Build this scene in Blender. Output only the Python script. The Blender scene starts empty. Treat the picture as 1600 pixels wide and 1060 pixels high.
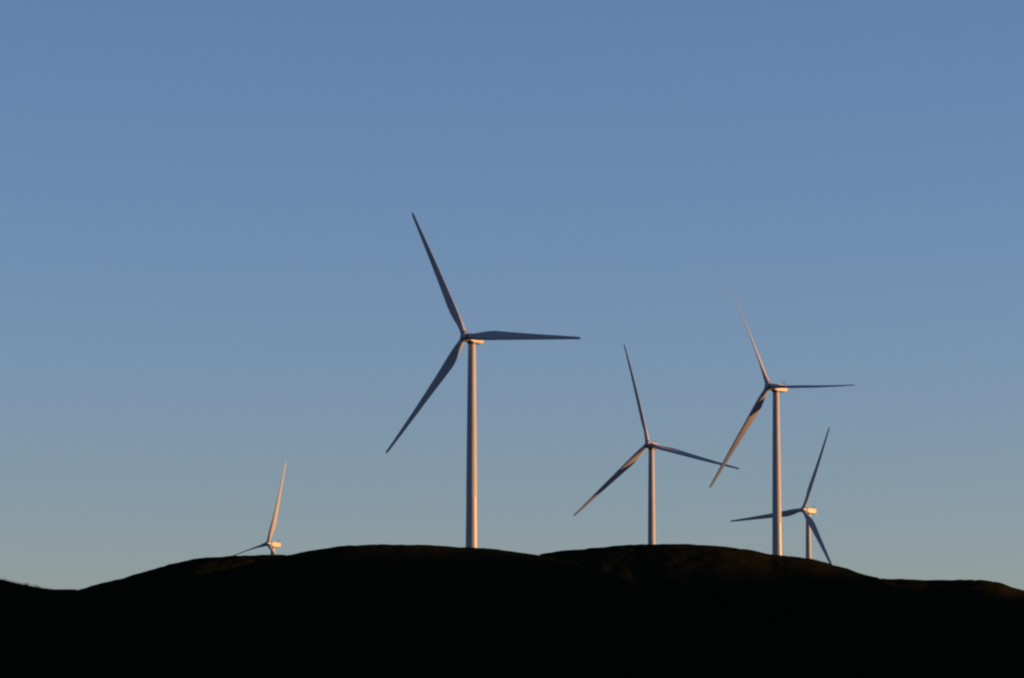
import bpy, bmesh, math, random
import numpy as np
from mathutils import Vector, Matrix

R = math.radians
scene = bpy.context.scene
col = scene.collection

# ------------------------------------------------------------------ camera
F_PX = 6400.0                       # focal length in pixels of a 1600 px wide frame
PITCH = R(7.0)
CAM_Z = 1.7
cam_data = bpy.data.cameras.new('camera')
cam_data.sensor_width = 36.0
cam_data.lens = 36.0 * F_PX / 1600.0
cam_data.clip_start = 0.5
cam_data.clip_end = 80000.0
cam = bpy.data.objects.new('camera', cam_data)
cam.location = (0, 0, CAM_Z)
cam.rotation_euler = (R(90) + PITCH, 0, 0)
col.objects.link(cam)
scene.camera = cam

# ------------------------------------------------------------------ sky and sun
SUN_EL = R(4.2)
SUN_AZ = R(91.0)                    # clockwise from +Y (the view direction): from the right
world = bpy.data.worlds.new('World')
scene.world = world
world.use_nodes = True
nt = world.node_tree
nt.nodes.clear()
out = nt.nodes.new('ShaderNodeOutputWorld')
bg = nt.nodes.new('ShaderNodeBackground')
sky = nt.nodes.new('ShaderNodeTexSky')
sky.sky_type = 'NISHITA'
sky.sun_disc = False
sky.sun_elevation = SUN_EL
sky.sun_rotation = SUN_AZ
sky.altitude = 200.0
sky.air_density = 1.0
sky.dust_density = 0.2
sky.ozone_density = 3.0
bg.inputs['Strength'].default_value = 0.0835
wb = nt.nodes.new('ShaderNodeMix')           # white balance of the evening sky
wb.data_type = 'RGBA'
wb.blend_type = 'MULTIPLY'
wb.inputs['Factor'].default_value = 1.0
wb.inputs[7].default_value = (1.18, 1.0, 1.26, 1.0)
nt.links.new(sky.outputs[0], wb.inputs[6])
nt.links.new(wb.outputs[2], bg.inputs['Color'])
nt.links.new(bg.outputs[0], out.inputs['Surface'])

sun_data = bpy.data.lights.new('sun', 'SUN')
sun_data.energy = 4.5
sun_data.angle = R(0.5)
sun_data.color = (1.0, 0.50, 0.19)
sun = bpy.data.objects.new('sun', sun_data)
sdir = Vector((math.sin(SUN_AZ) * math.cos(SUN_EL), math.cos(SUN_AZ) * math.cos(SUN_EL), math.sin(SUN_EL)))
sun.rotation_euler = sdir.to_track_quat('Z', 'Y').to_euler()
sun.location = sdir * 3000
col.objects.link(sun)

scene.view_settings.view_transform = 'Standard'
scene.view_settings.look = 'None'
scene.view_settings.gamma = 1.0
scene.view_settings.exposure = 1.2
scene.render.filter_size = 2.2       # soft lens
try:
    scene.cycles.pixel_filter_type = 'BLACKMAN_HARRIS'
    scene.cycles.filter_width = 2.2
    scene.cycles.max_bounces = 6
except Exception:
    pass

# ------------------------------------------------------------------ materials
def new_mat(name):
    m = bpy.data.materials.new(name)
    m.use_nodes = True
    return m, m.node_tree, m.node_tree.nodes['Principled BSDF']

def paint(name, base, rough, var=0.12, scale=0.6, spec=0.4, streak=True):
    m, t, p = new_mat(name)
    tc = t.nodes.new('ShaderNodeTexCoord')
    mp = t.nodes.new('ShaderNodeMapping')
    mp.inputs['Scale'].default_value = (1, 1, 0.15 if streak else 1)
    n = t.nodes.new('ShaderNodeTexNoise')
    n.inputs['Scale'].default_value = scale
    n.inputs['Detail'].default_value = 6
    cr = t.nodes.new('ShaderNodeValToRGB')
    cr.color_ramp.elements[0].position = 0.3
    cr.color_ramp.elements[1].position = 0.75
    cr.color_ramp.elements[0].color = tuple(c * (1 - var) for c in base) + (1,)
    cr.color_ramp.elements[1].color = tuple(base) + (1,)
    t.links.new(tc.outputs['Object'], mp.inputs['Vector'])
    t.links.new(mp.outputs[0], n.inputs['Vector'])
    t.links.new(n.outputs['Fac'], cr.inputs[0])
    t.links.new(cr.outputs[0], p.inputs['Base Color'])
    p.inputs['Roughness'].default_value = rough
    p.inputs['Specular IOR Level'].default_value = spec
    return m

M_TOWER = paint('matte_tower_paint', (0.31, 0.305, 0.31), 0.7, spec=0.2)
M_GLOSS = paint('glossy_tower_paint', (0.29, 0.285, 0.28), 0.30, spec=0.11)
M_BLADE = paint('blade_gelcoat', (0.30, 0.30, 0.315), 0.5, scale=0.35, spec=0.25)
M_NAC = paint('nacelle_fibreglass', (0.31, 0.28, 0.225), 0.5, scale=0.9, streak=False)
M_SPIN = paint('spinner_fibreglass', (0.30, 0.30, 0.30), 0.45, scale=0.9, streak=False)
M_DARK = paint('dark_steel', (0.06, 0.06, 0.065), 0.5, scale=2.0)
M_CONC = paint('foundation_concrete', (0.30, 0.29, 0.27), 0.9, scale=1.5, streak=False)

def ground_mat():
    m, t, p = new_mat('dry_grass_ground')
    tc = t.nodes.new('ShaderNodeTexCoord')
    n1 = t.nodes.new('ShaderNodeTexNoise'); n1.inputs['Scale'].default_value = 0.012; n1.inputs['Detail'].default_value = 8
    n2 = t.nodes.new('ShaderNodeTexNoise'); n2.inputs['Scale'].default_value = 0.35; n2.inputs['Detail'].default_value = 6
    cr = t.nodes.new('ShaderNodeValToRGB')
    e = cr.color_ramp.elements
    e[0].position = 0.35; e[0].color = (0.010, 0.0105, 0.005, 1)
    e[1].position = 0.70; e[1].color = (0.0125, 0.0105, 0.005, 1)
    mx = t.nodes.new('ShaderNodeMix'); mx.data_type = 'RGBA'; mx.blend_type = 'MULTIPLY'
    mx.inputs['Factor'].default_value = 0.35
    cr2 = t.nodes.new('ShaderNodeValToRGB')
    cr2.color_ramp.elements[0].position = 0.3; cr2.color_ramp.elements[0].color = (0.45, 0.45, 0.45, 1)
    cr2.color_ramp.elements[1].position = 0.7; cr2.color_ramp.elements[1].color = (1, 1, 1, 1)
    for n in (n1, n2):
        t.links.new(tc.outputs['Object'], n.inputs['Vector'])
    t.links.new(n1.outputs['Fac'], cr.inputs[0]); t.links.new(n2.outputs['Fac'], cr2.inputs[0])
    t.links.new(cr.outputs[0], mx.inputs[6]); t.links.new(cr2.outputs[0], mx.inputs[7])
    t.links.new(mx.outputs[2], p.inputs['Base Color'])
    p.inputs['Roughness'].default_value = 1.0
    p.inputs['Specular IOR Level'].default_value = 0.0
    return m
M_GROUND = ground_mat()

def grass_mat():
    m, t, p = new_mat('grass_stalk')
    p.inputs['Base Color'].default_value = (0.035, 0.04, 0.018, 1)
    p.inputs['Roughness'].default_value = 0.9
    p.inputs['Specular IOR Level'].default_value = 0.1
    return m
M_GRASS = grass_mat()

# ------------------------------------------------------------------ turbine data
HUB_H = 76.0
OVERHANG = 4.1
#        hub position (x, y, z)      yaw   phase  pitch
TURB = [
 ((-14.91, 1290.79, 161.04), 30.96, -5.38, 2.0),
 ((95.86, 1520.69, 170.73), 44.9, -6.7, 57.0),
 ((58.92, 1766.11, 172.72), 21.9, -18.1, 35.0),
 ((149.21, 2093.61, 170.71), 42.2, 65.03, 2.0),
 ((-132.37, 2218.26, 162.32), 37.9, 72.25, 95.0),
]

# ------------------------------------------------------------------ terrain
rng = np.random.RandomState(7)
LAT = rng.rand(512, 512)
def vnoise(x, y):
    xi = np.floor(x).astype(int); yi = np.floor(y).astype(int)
    fx = x - xi; fy = y - yi
    fx = fx * fx * (3 - 2 * fx); fy = fy * fy * (3 - 2 * fy)
    g = lambda i, j: LAT[i % 512, j % 512]
    a = g(xi, yi) * (1 - fx) + g(xi + 1, yi) * fx
    b = g(xi, yi + 1) * (1 - fx) + g(xi + 1, yi + 1) * fx
    return (a * (1 - fy) + b * fy) * 2 - 1

def px_to_az(px):                   # azimuth (tan) of a frame column; close enough for small pitch
    return np.arctan((np.asarray(px, float) - 800.0) / (F_PX * 0.9925 + 0))
def py_to_tan(px, py):              # tan(elevation) of a frame point
    x = (np.asarray(px, float) - 800.0) / F_PX
    y = -(np.asarray(py, float) - 530.0) / F_PX
    dy = math.cos(PITCH) - y * math.sin(PITCH)
    dz = math.sin(PITCH) + y * math.cos(PITCH)
    return np.arctan2(x, dy), dz / np.hypot(x, dy)

RIDGES = {
 'near': dict(pts=[(-900,800),(-300,862),(-100,890),(0,905),(25,911.5),(50,917),(80,921),(128,921.6),(160,921.8),(300,922.5),(500,923),
                   (600,927),(750,938),(900,951),(1050,963),(1190,975),(1400,990),(1600,1000),(2200,1020)],
              d=[(-900,300),(0,350),(130,430),(700,640),(1600,700),(2200,640)], wf=170, wb=150),
 'main': dict(pts=[(-900,990),(-300,960),(0,945),(130,924),(200,910),(280,898),(340,889),(400,877.5),(430,871.5),(455,867),
                   (475,863),(505,857.5),(530,853.8),(560,852),(600,851.5),(640,851.6),(680,853),(725,856),(775,858.5),
                   (800,862),(840,867.5),(870,873),(900,879),(950,891),(1000,905),(1090,933),(1180,960),(1300,985),(1600,1010),(2200,1040)],
              d=[(-900,1150),(455,1215),(725,1240),(1000,1230),(2200,1150)], wf=430, wb=260),
 'west': dict(pts=[(-900,985),(-300,960),(0,938),(100,926),(128,921),(142,916.5),(165,910),(178,906.5),(193,904),(205,899),
                   (220,895),(245,888.5),(270,881),(287,877),(305,873.5),(325,871.5),(350,870),(370,869),(400,868),(430,867),
                   (470,868),(600,880),(800,925),(1000,965),(2200,1040)],
              d=[(-900,1350),(400,1520),(2200,1400)], wf=330, wb=300),
 'east': dict(pts=[(-900,1040),(400,1000),(600,955),(700,915),(760,890),(800,877),(840,867.5),(880,861),(925,857),(975,852.5),
                   (1010,850.5),(1060,850.5),(1100,852),(1130,854.5),(1150,857),(1175,860.5),(1200,866),(1240,870),(1265,873),
                   (1285,877),(1300,882.5),(1320,888),(1335,893),(1350,898.5),(1362,901.3),(1370,902.4),(1400,909),(1450,922),
                   (1600,960),(2200,1010)],
              d=[(-900,1350),(1000,1490),(1213,1468),(2200,1350)], wf=380, wb=330),
 'far': dict(pts=[(-900,1040),(900,990),(1200,925),(1340,907),(1376,904.6),(1400,905),(1455,907),(1500,906),(1540,907),(1560,910),
                  (1566,911.5),(1580,917),(1600,923),(1750,948),(2200,985)],
             d=[(-900,1700),(1400,1850),(2200,1750)], wf=380, wb=400),
}
fine = np.radians(np.arange(-8.4, 8.401, 0.03))
side = np.radians(np.concatenate([np.arange(8.7, 20, 0.3), np.arange(20.5, 60, 1.5), np.arange(62, 181, 4)]))
AZ = np.concatenate([-side[::-1], fine, side])
AZ[0] = -math.pi; AZ[-1] = math.pi
DD = np.concatenate([np.linspace(0, 260, 40), np.arange(265, 900, 5), np.arange(906, 2400, 6),
                     np.arange(2420, 4000, 60), np.geomspace(4100, 40000, 22)])
A, D = np.meshgrid(AZ, DD, indexing='ij')
X = D * np.sin(A); Y = D * np.cos(A)
amask = np.abs(AZ) < R(8.3)
NOISE = (1.7 * vnoise(X / 170, Y / 170 + 31) + 0.5 * vnoise(X / 61 + 9, Y / 61) + 0.22 * vnoise(X / 23, Y / 23 + 5)
         + 0.16 * vnoise(X / 9 + 3, Y / 9)) * np.clip(D / 300, 0, 1)
ROUGH = 0.20 * vnoise(X / 4.1, Y / 5.0) + 0.13 * vnoise(X / 2.1, Y / 3.0) + 0.22 * np.maximum(vnoise(X / 6.3 + 50, Y / 7.0) - 0.45, 0)
for k, r in RIDGES.items():
    p = np.array(r['pts'], float)
    az, tn = py_to_tan(p[:, 0], p[:, 1])
    # smooth interpolation of the crest
    r['tan'] = np.interp(AZ, az, tn)
    ker = np.hanning(7); ker /= ker.sum()
    sm = np.convolve(np.pad(r['tan'], 3, mode='edge'), ker, 'valid')
    r['tan'] = np.where(amask, sm, r['tan'])
    far = np.clip((np.abs(AZ) - R(14)) / R(40), 0, 1)
    q = np.array(r['d'], float)
    az2, _ = py_to_tan(q[:, 0], np.full(len(q), 900.0))
    r['dist'] = np.interp(AZ, az2, q[:, 1])
    r['H'] = (r['tan'] * r['dist'] + CAM_Z) * (1 - 0.45 * far) * (1 + 0.18 * far * vnoise(AZ * 6, AZ * 0 + r['wf']))
target = np.max([r['tan'] for r in RIDGES.values()], axis=0)
owner = np.argmax([r['tan'] for r in RIDGES.values()], axis=0)

def east_range():
    # a long high range well outside the frame on the right: it shades the valleys in the evening
    return (169.5 + 9 * np.clip((Y - 1240) / 250, 0, 1) + 4 * vnoise(Y / 420, X * 0 + 2.5)) * np.exp(-((X - 1150) / 300) ** 2) * np.exp(-((Y - 1300) / 1500) ** 4)
EAST = east_range()

def pads(Z):
    for (hx, hy, hz), yaw, ph, pi in TURB:
        bx = hx + OVERHANG * math.sin(R(yaw)); by = hy + OVERHANG * math.cos(R(yaw))
        ia = int(np.argmin(np.abs(AZ - math.atan2(bx, by)))); jd = int(np.argmin(np.abs(DD - math.hypot(bx, by))))
        need = hz - HUB_H - Z[ia, jd]
        rr = np.hypot(X - bx, Y - by)
        Z = Z + need * np.exp(-(rr / (42 if by < 1600 else 130)) ** 2)
    return Z

def build_z():
    layers = [np.zeros_like(D)]
    for r in RIDGES.values():
        dd = D - r['dist'][:, None]
        w = np.where(dd < 0, r['wf'], r['wb'])
        layers.append(r['H'][:, None] * np.exp(-(dd / w) ** 2))
    layers.append(EAST)
    S = np.stack(layers) / 2.2
    m = S.max(0)
    Z = 2.2 * (m + np.log(np.exp(S - m).sum(0))) - 2.2 * math.log(len(layers))
    Z = Z * np.clip(D / 60, 0, 1)
    return pads(Z + NOISE * np.clip(Z / 15, 0.1, 1))

names = list(RIDGES)
for it in range(7):
    Z = build_z()
    el = np.where(D > 100, (Z - CAM_Z) / np.maximum(D, 1), -1)
    sky_t = el.max(1); at = DD[el.argmax(1)]
    err = (target - sky_t) * at
    for i, k in enumerate(names):
        r = RIDGES[k]
        sel = (owner == i) & amask
        e = np.where(sel, err, 0.0)
        # spread to the neighbouring columns so that the ridge stays smooth outside its own stretch
        idx = np.where(sel)[0]
        if len(idx):
            lo, hi = idx[0], idx[-1]
            fade = 60
            j = np.arange(len(AZ))
            e = np.where(j < lo, err[lo] * np.clip(1 - (lo - j) / fade, 0, 1), e)
            e = np.where(j > hi, err[hi] * np.clip(1 - (j - hi) / fade, 0, 1), e)
        r['H'] = r['H'] + 0.8 * e
print('skyline error px', float(np.abs((target - sky_t)[amask]).max() * F_PX))
Z = Z + ROUGH * np.clip((D - 250) / 1100, 0, 1)

def ground_z(x, y):
    a = math.atan2(x, y); d = math.hypot(x, y)
    i = int(np.searchsorted(AZ, a)) - 1; j = int(np.searchsorted(DD, d)) - 1
    i = max(0, min(i, len(AZ) - 2)); j = max(0, min(j, len(DD) - 2))
    fa = (a - AZ[i]) / (AZ[i + 1] - AZ[i]); fd = (d - DD[j]) / (DD[j + 1] - DD[j])
    return float((Z[i, j] * (1 - fa) + Z[i + 1, j] * fa) * (1 - fd) + (Z[i, j + 1] * (1 - fa) + Z[i + 1, j + 1] * fa) * fd)

na, nd = A.shape
verts = np.stack([X, Y, Z], -1).reshape(-1, 3)
ii, jj = np.meshgrid(np.arange(na - 1), np.arange(nd - 1), indexing='ij')
v0 = (ii * nd + jj).ravel()
quads = np.stack([v0, v0 + 1, v0 + nd + 1, v0 + nd], -1)
me = bpy.data.meshes.new('hills')
me.vertices.add(len(verts)); me.vertices.foreach_set('co', verts.ravel())
me.loops.add(quads.size); me.loops.foreach_set('vertex_index', quads.ravel().astype(np.int32))
me.polygons.add(len(quads)); me.polygons.foreach_set('loop_start', np.arange(0, quads.size, 4, dtype=np.int32))
me.polygons.foreach_set('use_smooth', np.ones(len(quads), bool))
me.update(calc_edges=True); me.validate()
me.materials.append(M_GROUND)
hills = bpy.data.objects.new('hills', me)
hills['kind'] = 'structure'
col.objects.link(hills)
# the winding above must face up
if me.polygons[len(me.polygons) // 2].normal.z < 0:
    me.flip_normals()

# ------------------------------------------------------------------ helpers
def link_mesh(name, bm, mat, parent=None, smooth=True, autos=None):
    m = bpy.data.meshes.new(name)
    bmesh.ops.recalc_face_normals(bm, faces=bm.faces)
    bm.to_mesh(m); bm.free()
    for p in m.polygons:
        p.use_smooth = smooth
    if autos is not None:
        m.set_sharp_from_angle(angle=R(autos))
    m.materials.append(mat)
    o = bpy.data.objects.new(name, m)
    col.objects.link(o)
    if parent is not None:
        o.parent = parent
    return o

def lathe(bm, prof, seg=48, axis='Z', off=(0, 0, 0), cap=True):
    rings = []
    for (r, h) in prof:
        ring = []
        for i in range(seg):
            a = 2 * math.pi * i / seg
            if axis == 'Z':
                p = (r * math.cos(a), r * math.sin(a), h)
            else:
                p = (r * math.cos(a), h, r * math.sin(a))
            ring.append(bm.verts.new((p[0] + off[0], p[1] + off[1], p[2] + off[2])))
        rings.append(ring)
    for a, b in zip(rings, rings[1:]):
        for i in range(seg):
            bm.faces.new((a[i], a[(i + 1) % seg], b[(i + 1) % seg], b[i]))
    if cap:
        bm.faces.new(rings[0]); bm.faces.new(rings[-1])

def box(bm, lo, hi, bev=0.0):
    r = bmesh.ops.create_cube(bm, size=1)
    vs = r['verts']
    c = [(a + b) / 2 for a, b in zip(lo, hi)]; s = [b - a for a, b in zip(lo, hi)]
    for v in vs:
        v.co = Vector((c[k] + v.co[k] * s[k] for k in range(3)))
    if bev:
        es = set(e for v in vs for e in v.link_edges)
        bmesh.ops.bevel(bm, geom=list(es), offset=bev, segments=3, affect='EDGES', profile=0.6)
    return vs

# ------------------------------------------------------------------ turbine parts (built once, shared meshes)
R_BLADE = 45.0
def blade_mesh():
    bm = bmesh.new()
    #      span   chord  thick  twist  axis(fraction of chord ahead of the pitch axis)
    st = [(1.15, 1.95, 1.95, 16, 0.50), (2.4, 1.90, 1.88, 16, 0.50), (3.6, 2.15, 1.70, 16, 0.49), (5.0, 2.52, 1.42, 15.5, 0.45),
          (6.6, 2.88, 1.15, 15, 0.40), (8.2, 3.12, 0.98, 14, 0.36), (9.8, 3.20, 0.86, 12.5, 0.335), (11.5, 3.16, 0.76, 11, 0.325),
          (14, 2.92, 0.66, 9, 0.32), (18, 2.56, 0.54, 6.5, 0.32), (22, 2.24, 0.45, 4.6, 0.32), (27, 1.90, 0.36, 2.8, 0.32),
          (32, 1.57, 0.28, 1.5, 0.32), (37, 1.26, 0.21, 0.6, 0.32), (41, 1.00, 0.16, 0.1, 0.33), (43.4, 0.90, 0.13, 0, 0.36),
          (44.4, 0.76, 0.10, 0, 0.40), (44.9, 0.52, 0.07, 0, 0.45), (45.2, 0.18, 0.04, 0, 0.50)]
    N = 28
    rings = []
    for (s, c, th, tw, ax) in st:
        ring = []
        fr = max(0.0, min(1.0, (s - 2.4) / 6.0))      # circle -> aerofoil
        fr = fr * fr * (3 - 2 * fr)
        pb = 2.0 * (s / R_BLADE) ** 2                 # the blade bends forward towards its tip
        for i in range(N):
            a = 2 * math.pi * i / N
            xc = 0.5 * (1 - math.cos(a))              # 0 = leading edge, 1 = trailing edge
            sg = 1 if math.sin(a) >= 0 else -1
            yt = 5 * (0.2969 * math.sqrt(xc) - 0.126 * xc - 0.3516 * xc ** 2 + 0.2843 * xc ** 3 - 0.1036 * xc ** 4)
            cam_ = 0.03 * 4 * xc * (1 - xc)
            ya = (sg * yt * (th / c) * 1.0 - cam_ * fr) * c
            yc = math.sin(a) * 0.5 * th
            x = (xc - ax) * c
            y = yc * (1 - fr) + ya * fr
            t_ = -R(tw)
            ring.append(bm.verts.new((x * math.cos(t_) - y * math.sin(t_), x * math.sin(t_) + y * math.cos(t_) + pb, s)))
        rings.append(ring)
    for a, b in zip(rings, rings[1:]):
        for i in range(N):
            bm.faces.new((a[i], a[(i + 1) % N], b[(i + 1) % N], b[i]))
    bm.faces.new(rings[0]); bm.faces.new(rings[-1])
    return bm

def make_turbine():
    root = bpy.data.objects.new('wind_turbine', None)
    root.empty_display_size = 5
    col.objects.link(root)
    # tower: a tapered tube in flanged sections, the lowest one in glossier paint
    def rad(z):
        return np.interp(z, [0, 24.8, 50, 73.9], [1.98, 1.72, 1.48, 1.20]).item()
    bm = bmesh.new()
    lathe(bm, [(rad(25.0), 25.0), (rad(49.9), 49.9), (rad(50) - 0.012, 49.93), (rad(50) - 0.012, 50.0), (rad(50), 50.03), (rad(73.9), 73.9)], 64)
    tower = link_mesh('tower', bm, M_TOWER, root, autos=12)
    bm = bmesh.new()
    lathe(bm, [(rad(0), -1.5), (rad(0), 0.15), (rad(12), 12), (rad(24.8), 24.8), (rad(24.8) - 0.03, 24.84), (rad(24.8) - 0.03, 25.0)], 64)
    base = link_mesh('tower_base_section', bm, M_GLOSS, tower, autos=12)
    base['label'] = 'glossier bottom section of the tower'
    bm = bmesh.new()
    box(bm, (-0.45, -2.03, 1.4), (0.45, -1.9, 3.6), 0.05)
    door = link_mesh('door', bm, M_DARK, tower)
    bm = bmesh.new()
    lathe(bm, [(2.9, -2.2), (2.9, 0.12), (2.75, 0.2), (2.1, 0.2)], 48)
    link_mesh('foundation', bm, M_CONC, root, autos=30)
    bm = bmesh.new()
    lathe(bm, [(1.28, 73.9), (1.38, 74.0), (1.38, 74.32), (1.2, 74.45)], 48)
    link_mesh('yaw_bearing', bm, M_DARK, root, autos=30)
    # nacelle
    bm = bmesh.new()
    zc = HUB_H
    secs = [(-2.45, 1.05, -1.15, 0.85), (-1.9, 1.30, -1.45, 0.98), (-0.6, 1.42, -1.70, 1.06), (2.0, 1.45, -1.72, 1.04),
            (4.4, 1.42, -1.66, 0.96), (5.0, 1.36, -1.58, 0.90), (5.25, 1.22, -1.40, 0.76)]
    rings = []
    for (y, w, z0, z1) in secs:
        ring = []
        rc = 0.32
        for (cx, cz, a0) in ((w - rc, z1 - rc, 0), (-(w - rc), z1 - rc, 90), (-(w - rc), z0 + rc, 180), (w - rc, z0 + rc, 270)):
            for k in range(5):
                a = R(a0 + 90 * k / 4)
                ring.append(bm.verts.new((cx + rc * math.cos(a), y, zc + cz + rc * math.sin(a))))
        rings.append(ring)
    n = len(rings[0])
    for a, b in zip(rings, rings[1:]):
        for i in range(n):
            bm.faces.new((a[i], a[(i + 1) % n], b[(i + 1) % n], b[i]))
    bm.faces.new(rings[0]); bm.faces.new(rings[-1])
    bm.normal_update()
    nac = link_mesh('nacelle', bm, M_NAC, root, autos=35)
    bm = bmesh.new()
    box(bm, (-0.5, 0.6, zc + 0.98), (0.5, 2.1, zc + 1.14), 0.04)
    link_mesh('roof_hatch', bm, M_NAC, nac)
    bm = bmesh.new()
    for yy in (4.1, 4.9):
        box(bm, (-0.9, yy, zc + 0.8), (0.9, yy + 0.07, zc + 1.2), 0)
    box(bm, (-1.42, 3.4, zc - 0.7), (1.475, 4.6, zc + 0.1), 0.03)
    link_mesh('vent', bm, M_NAC, nac, smooth=False)
    bm = bmesh.new()
    lathe(bm, [(0.05, zc + 0.85), (0.04, zc + 2.2)], 10, off=(0.35, 4.5, 0))
    lathe(bm, [(0.05, zc + 0.85), (0.04, zc + 2.2)], 10, off=(-0.35, 4.5, 0))
    box(bm, (-0.75, 4.46, zc + 1.8), (0.75, 4.54, zc + 1.88), 0)
    lathe(bm, [(0.02, zc + 2.2), (0.13, zc + 2.32), (0.13, zc + 2.4), (0.02, zc + 2.5)], 10, off=(0.7, 4.5, 0))
    lathe(bm, [(0.02, zc + 2.2), (0.13, zc + 2.32), (0.13, zc + 2.4), (0.02, zc + 2.5)], 10, off=(-0.7, 4.5, 0))
    lathe(bm, [(0.03, zc + 1.84), (0.03, zc + 2.3)], 8, off=(0.7, 4.5, 0))
    lathe(bm, [(0.03, zc + 1.84), (0.03, zc + 2.3)], 8, off=(-0.7, 4.5, 0))
    link_mesh('instrument_mast', bm, M_DARK, nac, autos=30)
    # rotor hub with its nose, axis tilted up by three degrees
    rot = Matrix.Translation((0, -OVERHANG, HUB_H)) @ Matrix.Rotation(-TILT, 4, 'X')
    bm = bmesh.new()
    prof = [(0.05, -1.72), (0.45, -1.64), (0.85, -1.44), (1.14, -1.12), (1.32, -0.70), (1.40, -0.1), (1.40, 0.75), (1.34, 1.05), (1.12, 1.2), (0.9, 1.75)]
    lathe(bm, prof, 48, axis='Y')
    hub = link_mesh('rotor_hub', bm, M_SPIN, root, autos=40)
    hub.matrix_local = rot
    return root, hub

TILT = R(3.0)
CONE = R(2.5)
blade_data = None
collar_data = None
def add_blades(root, phase, pitch):
    global blade_data, collar_data
    n = Vector((0, -math.cos(TILT), math.sin(TILT)))
    h = Vector((1, 0, 0))
    u = n.cross(h)
    hub_c = Vector((0, -OVERHANG, HUB_H))
    for j in range(3):
        a = R(phase + 120 * j)
        r = h * math.cos(a) + u * math.sin(a)
        t = -h * math.sin(a) + u * math.cos(a)
        rz = (r * math.cos(CONE) + n * math.sin(CONE)).normalized()
        nn = (n - rz * n.dot(rz)).normalized()
        b = -R(pitch)
        cx = t * math.cos(b) + nn * math.sin(b)
        cy = nn * math.cos(b) - t * math.sin(b)
        m = Matrix((cx, cy, rz)).transposed().to_4x4()
        m.translation = hub_c
        if blade_data is None:
            bo = link_mesh('blade', blade_mesh(), M_BLADE, root, autos=60)
            blade_data = bo.data
            bm = bmesh.new()
            lathe(bm, [(0.99, 1.22), (1.07, 1.26), (1.07, 1.50), (0.985, 1.54)], 40)
            co = link_mesh('root_collar', bm, M_DARK, bo, autos=30)
            collar_data = co.data
        else:
            bo = bpy.data.objects.new('blade', blade_data); col.objects.link(bo); bo.parent = root
            co = bpy.data.objects.new('root_collar', collar_data); col.objects.link(co); co.parent = bo
        bo.matrix_local = m

def copy_tree(o, parent=None):
    c = o.copy(); col.objects.link(c)
    if parent is not None:
        c.parent = parent
    for ch in list(o.children):
        copy_tree(ch, c)
    return c

LABELS = [
 'largest wind turbine, on the crown of the left hill, one blade pointing level right',
 'tall wind turbine on the right slope, its tower crossing a smaller turbine\'s blade',
 'middle sized wind turbine on the round hilltop, right blade sloping gently down',
 'small rear turbine right of a taller tower, lowest blade reaching the hillside',
 'far left turbine, tower sunk behind the ridge, one sunlit blade pointing up',
]
proto, proto_hub = make_turbine()
roots = [proto] + [copy_tree(proto) for _ in TURB[1:]]
for root, (hp, yaw, phase, pitch), lab in zip(roots, TURB, LABELS):
    add_blades(root, phase, pitch)
    bx = hp[0] + OVERHANG * math.sin(R(yaw)); by = hp[1] + OVERHANG * math.cos(R(yaw))
    root.location = (bx, by, hp[2] - HUB_H)
    root.rotation_euler = (0, 0, -R(yaw))
    root['label'] = lab
    root['category'] = 'wind turbine'
    root['group'] = 'wind turbines on the hills'

# ------------------------------------------------------------------ tall dry grass on the nearest crest
random.seed(5)
gb = []
gf = []
def stalk(x, y, z, h, lean, wid, ang):
    dx, dy = math.cos(ang), math.sin(ang)
    nx, ny = -dy, dx
    base = len(gb)
    K = 4
    for k in range(K + 1):
        s = k / K
        w = wid * (1 - s) ** 0.6 * 0.5 + 0.001
        ox = lean * s * s * h
        gb.append((x + dx * ox - nx * w, y + dy * ox - ny * w, z + h * s * (1 - 0.25 * lean * s)))
        gb.append((x + dx * ox + nx * w, y + dy * ox + ny * w, z + h * s * (1 - 0.25 * lean * s)))
    for k in range(K):
        gf.append((base + 2 * k, base + 2 * k + 1, base + 2 * k + 3, base + 2 * k + 2))
clumps = [(4, 3, 1.0), (12, 4, .5), (21, 3, .8), (30, 5, .45), (41, 3, 1.0), (47, 3, .6), (56, 2, .9), (61, 2, .6), (66, 4, .85), (73, 3, .7),
          (-14, 6, 1.0), (-40, 9, 1.0), (-80, 14, 1.1), (-130, 16, 1.0)]
for cx_, sp, amp in clumps:
    for k in range(int(190 + 40 * sp)):
        px = random.gauss(cx_, sp)
        az = math.atan((px - 800) / F_PX)
        dist = np.interp(px, [-900, 0, 130], [300, 350, 430]) + random.uniform(-14, 6)
        x = dist * math.sin(az); y = dist * math.cos(az)
        h = amp * random.uniform(0.2, 0.66) * (1.25 if random.random() < .12 else 1)
        stalk(x, y, ground_z(x, y) - 0.03, h, random.uniform(0.05, .6), random.uniform(0.008, 0.02), random.uniform(0, 6.283))
for k in range(5200):
    px = random.uniform(-260, 84)
    az = math.atan((px - 800) / F_PX)
    dist = np.interp(px, [-900, 0, 130], [300, 350, 430]) + random.uniform(-30, 8)
    x = dist * math.sin(az); y = dist * math.cos(az)
    stalk(x, y, ground_z(x, y) - 0.03, random.uniform(0.08, 0.27), random.uniform(0.05, .7), random.uniform(0.008, 0.018), random.uniform(0, 6.283))
gm = bpy.data.meshes.new('grass')
gm.from_pydata(gb, [], gf)
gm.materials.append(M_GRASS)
go = bpy.data.objects.new('grass', gm)
go['kind'] = 'stuff'
go['label'] = 'wispy dry grass stalks along the near crest at the left edge'
go['category'] = 'grass'
col.objects.link(go)
